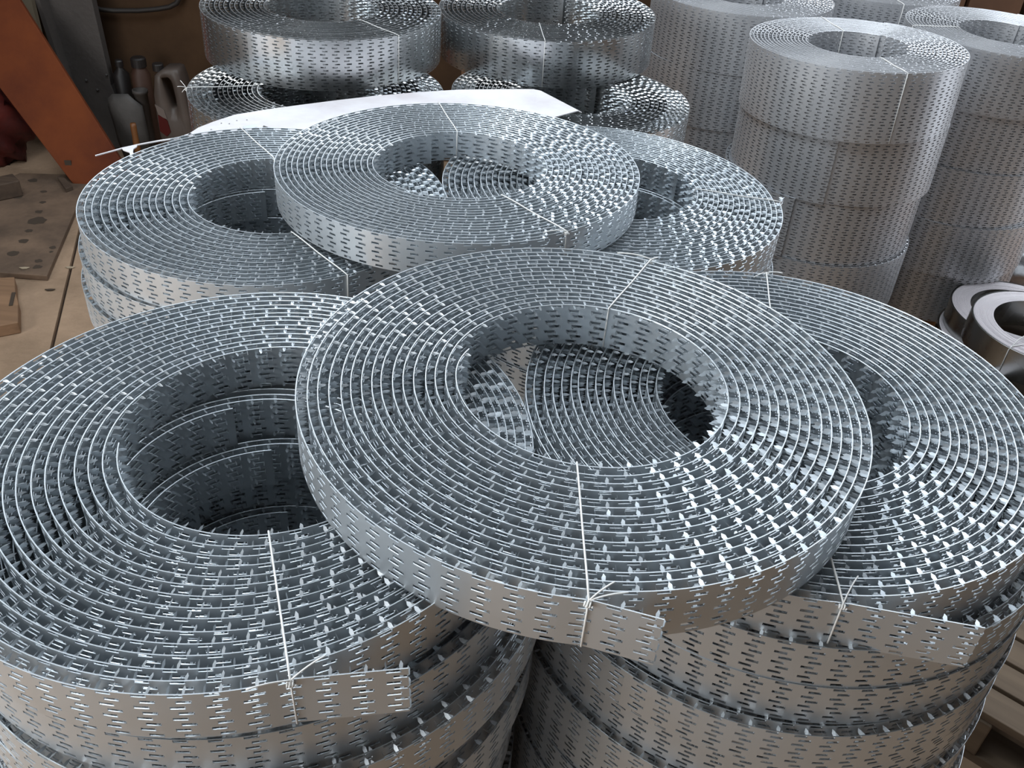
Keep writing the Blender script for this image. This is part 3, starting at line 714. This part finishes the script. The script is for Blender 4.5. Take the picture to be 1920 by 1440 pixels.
# outline split around the handle opening
outer = body; hole = py([(301, 148), (315, 147), (321, 156), (328, 186), (331, 205), (326, 208), (320, 205), (309, 172)])
def ring_prism(mb, O, Hh, off):
    # bridge an outline to the handle opening by nearest angles
    n, k = len(O), len(Hh); offv = Vector(off)
    hc = sum(Hh, Vector()) / k
    M_ = 48; vs = []
    def cast(poly, ang):
        d = Vector((math.cos(ang), 0, math.sin(ang))); best = None
        for i in range(len(poly)):
            a, b = poly[i] - hc, poly[(i + 1) % len(poly)] - hc; e = b - a
            den = d.x * (-e.z) + e.x * d.z
            if abs(den) < 1e-9: continue
            tt = (a.x * (-e.z) + e.x * a.z) / den; ss = (d.x * a.z - d.z * a.x) / den
            if tt > 0 and -1e-6 <= ss <= 1 + 1e-6: best = tt if best is None else max(best, tt)
        return hc + d * (best or 0.01)
    for ang in [2 * PI * i / M_ for i in range(M_)]:
        a, b = cast(O, ang), cast(Hh, ang); e = (b - a)
        vs += [a + Vector((0, 0.012, 0)), a + e * 0.12, b - e * 0.2, b + Vector((0, 0.012, 0)), b + offv - Vector((0, 0.012, 0)), a + offv - Vector((0, 0.012, 0))]
    fs = []
    for i in range(M_):
        j = (i + 1) % M_
        for q in range(6): fs.append((i * 6 + q, j * 6 + q, j * 6 + (q + 1) % 6, i * 6 + (q + 1) % 6))
    mb.add(vs, fs)
m = MB(); ring_prism(m, outer, hole, (0, 0.11, 0)); m.build('body', M_CAN, t, smooth=True)
base = [p for p in (body[7], body[8])]
m = MB(); m.prism([tuple(body[8] + Vector((0, .004, .01))), tuple(body[7] + Vector((0, .004, .01))), (body[7].x + 0.005, yc + .004, 0), (body[8].x + 0.005, yc + .004, 0)], (0, 0.10, 0)); m.build('foot', M_CAN, t, bevel=0.006)
m = MB(); cpos = at_y(296, 124, yc + 0.055); m.lathe([(0, 0.03), (0.022, 0.03), (0.024, 0.026), (0.024, 0.0), (0, 0)], c=tuple(cpos - Vector((0, 0, 0.018))), k=18); m.build('screw_cap', M_BLACK, t)
m = MB(); m.prism([tuple(p) for p in py([(296, 216), (313, 224), (320, 248), (313, 256), (300, 246)], yc - 0.004)], (0, 0.004, 0)); m.build('label', M_REDLAB, t)
m = MB(); m.prism([tuple(p) for p in py([(290, 196), (307, 206), (314, 226), (297, 215)], yc - 0.004)], (0, 0.004, 0)); o = m.build('label_band', M_WLAB, t)

# hose along the wall
pts = [at_y(x, y, 4.31) for x, y in ((163, -30), (168, 0), (174, 12), (190, 18), (215, 20), (260, 20), (295, 17), (318, 13), (331, 6), (338, -6), (341, -30))]
m = MB(); m.tube(pts, 0.011, 8); o = m.build('black_hose', M_RUBBER, None, smooth=True); tag(o, 'black hose hanging in a loop on the back wall at the top left', 'hose')
# red sack
def lump(name, label, cat, c, r, mat, seed, amp=0.18, n=40):
    rg = random.Random(seed); ph = [(rg.uniform(2, 9), rg.uniform(2, 9), rg.uniform(2, 9), rg.uniform(0, 6)) for _ in range(9)]
    vs = []; fs = []; k = n
    for i in range(n + 1):
        th = PI * i / n
        for j in range(k):
            a = 2 * PI * j / k; d = Vector((math.sin(th) * math.cos(a), math.sin(th) * math.sin(a), math.cos(th)))
            f = 1 + amp * sum(abs(math.sin(p[0] * d.x + p[1] * d.y + p[2] * d.z + p[3])) - 0.6 for p in ph) / 3.5
            z = max(d.z * r[2] * f, -c[2] + 0.002)
            vs.append((d.x * r[0] * f, d.y * r[1] * f, z))
    for i in range(n):
        for j in range(k): fs.append((i * k + j, (i + 1) * k + j, (i + 1) * k + (j + 1) % k, i * k + (j + 1) % k))
    m = MB(); m.add(vs, fs); o = m.build(name, mat, None, smooth=True); o.location = c
    return tag(o, label, cat)
lump('red_sack', 'crumpled dark red sack on the floor behind the plywood at the left edge', 'sack', (-2.60, 4.0, 0.2), (0.29, 0.2, 0.34), M_REDBAG, 4, 0.3)
lump('white_bag', 'crumpled white film bag beside the far right stack at the right edge', 'bag', (2.07, 3.26, 0.20), (0.17, 0.12, 0.10), M_WHITE, 9, 0.35)
lump('black_bag', 'small black bag squeezed between the far right stack and the white bag', 'bag', (1.885, 3.40, 0.17), (0.05, 0.06, 0.07), M_BLACK, 12, 0.3)
t = thing('white_board', 'white board standing behind the white bag at the right edge', 'board')
m = MB(); m.prism([(1.95, 3.54, 0.0), (3.0, 3.5, 0.0), (3.0, 3.5, 0.62), (1.95, 3.54, 0.62)], (0, 0.03, 0)); m.build('panel', M_SHEET, t)
t = thing('timber_baulk', 'orange-brown timber baulk on the floor under the white bag at the right edge', 'timber')
m = MB(); m.box((2.31, 3.08, 0.06), (0.9, 0.26, 0.118), PA + 0.25); m.build('baulk', M_PALO, t, bevel=0.004)
# brown boards against the back wall at the top right
t = thing('stacked_boards', 'brown wooden boards standing against the back wall at the top right corner', 'boards')
for k, (x, w_, h) in enumerate(((1.72, 0.22, 1.05), (1.96, 0.24, 1.25), (2.22, 0.25, 1.1), (2.48, 0.24, 1.3))):
    m = MB(); m.box((x, 4.28 + 0.01 * (k % 2), h / 2), (w_ - 0.012, 0.03, h)); m.build('plank', M_CARD, t, bevel=0.002)
t = thing('cardboard_box', 'brown cardboard box between the bright coils and the wide coils at the back', 'box', (0.15, 3.95, 0))
m = MB(); m.box((0, 0, 0.32), (0.9, 0.4, 0.64)); m.build('carton', M_CARD, t, bevel=0.004)
m = MB(); m.box((0, -0.19, 0.655), (0.9, 0.02, 0.03)); m.build('flap', M_CARD, t)
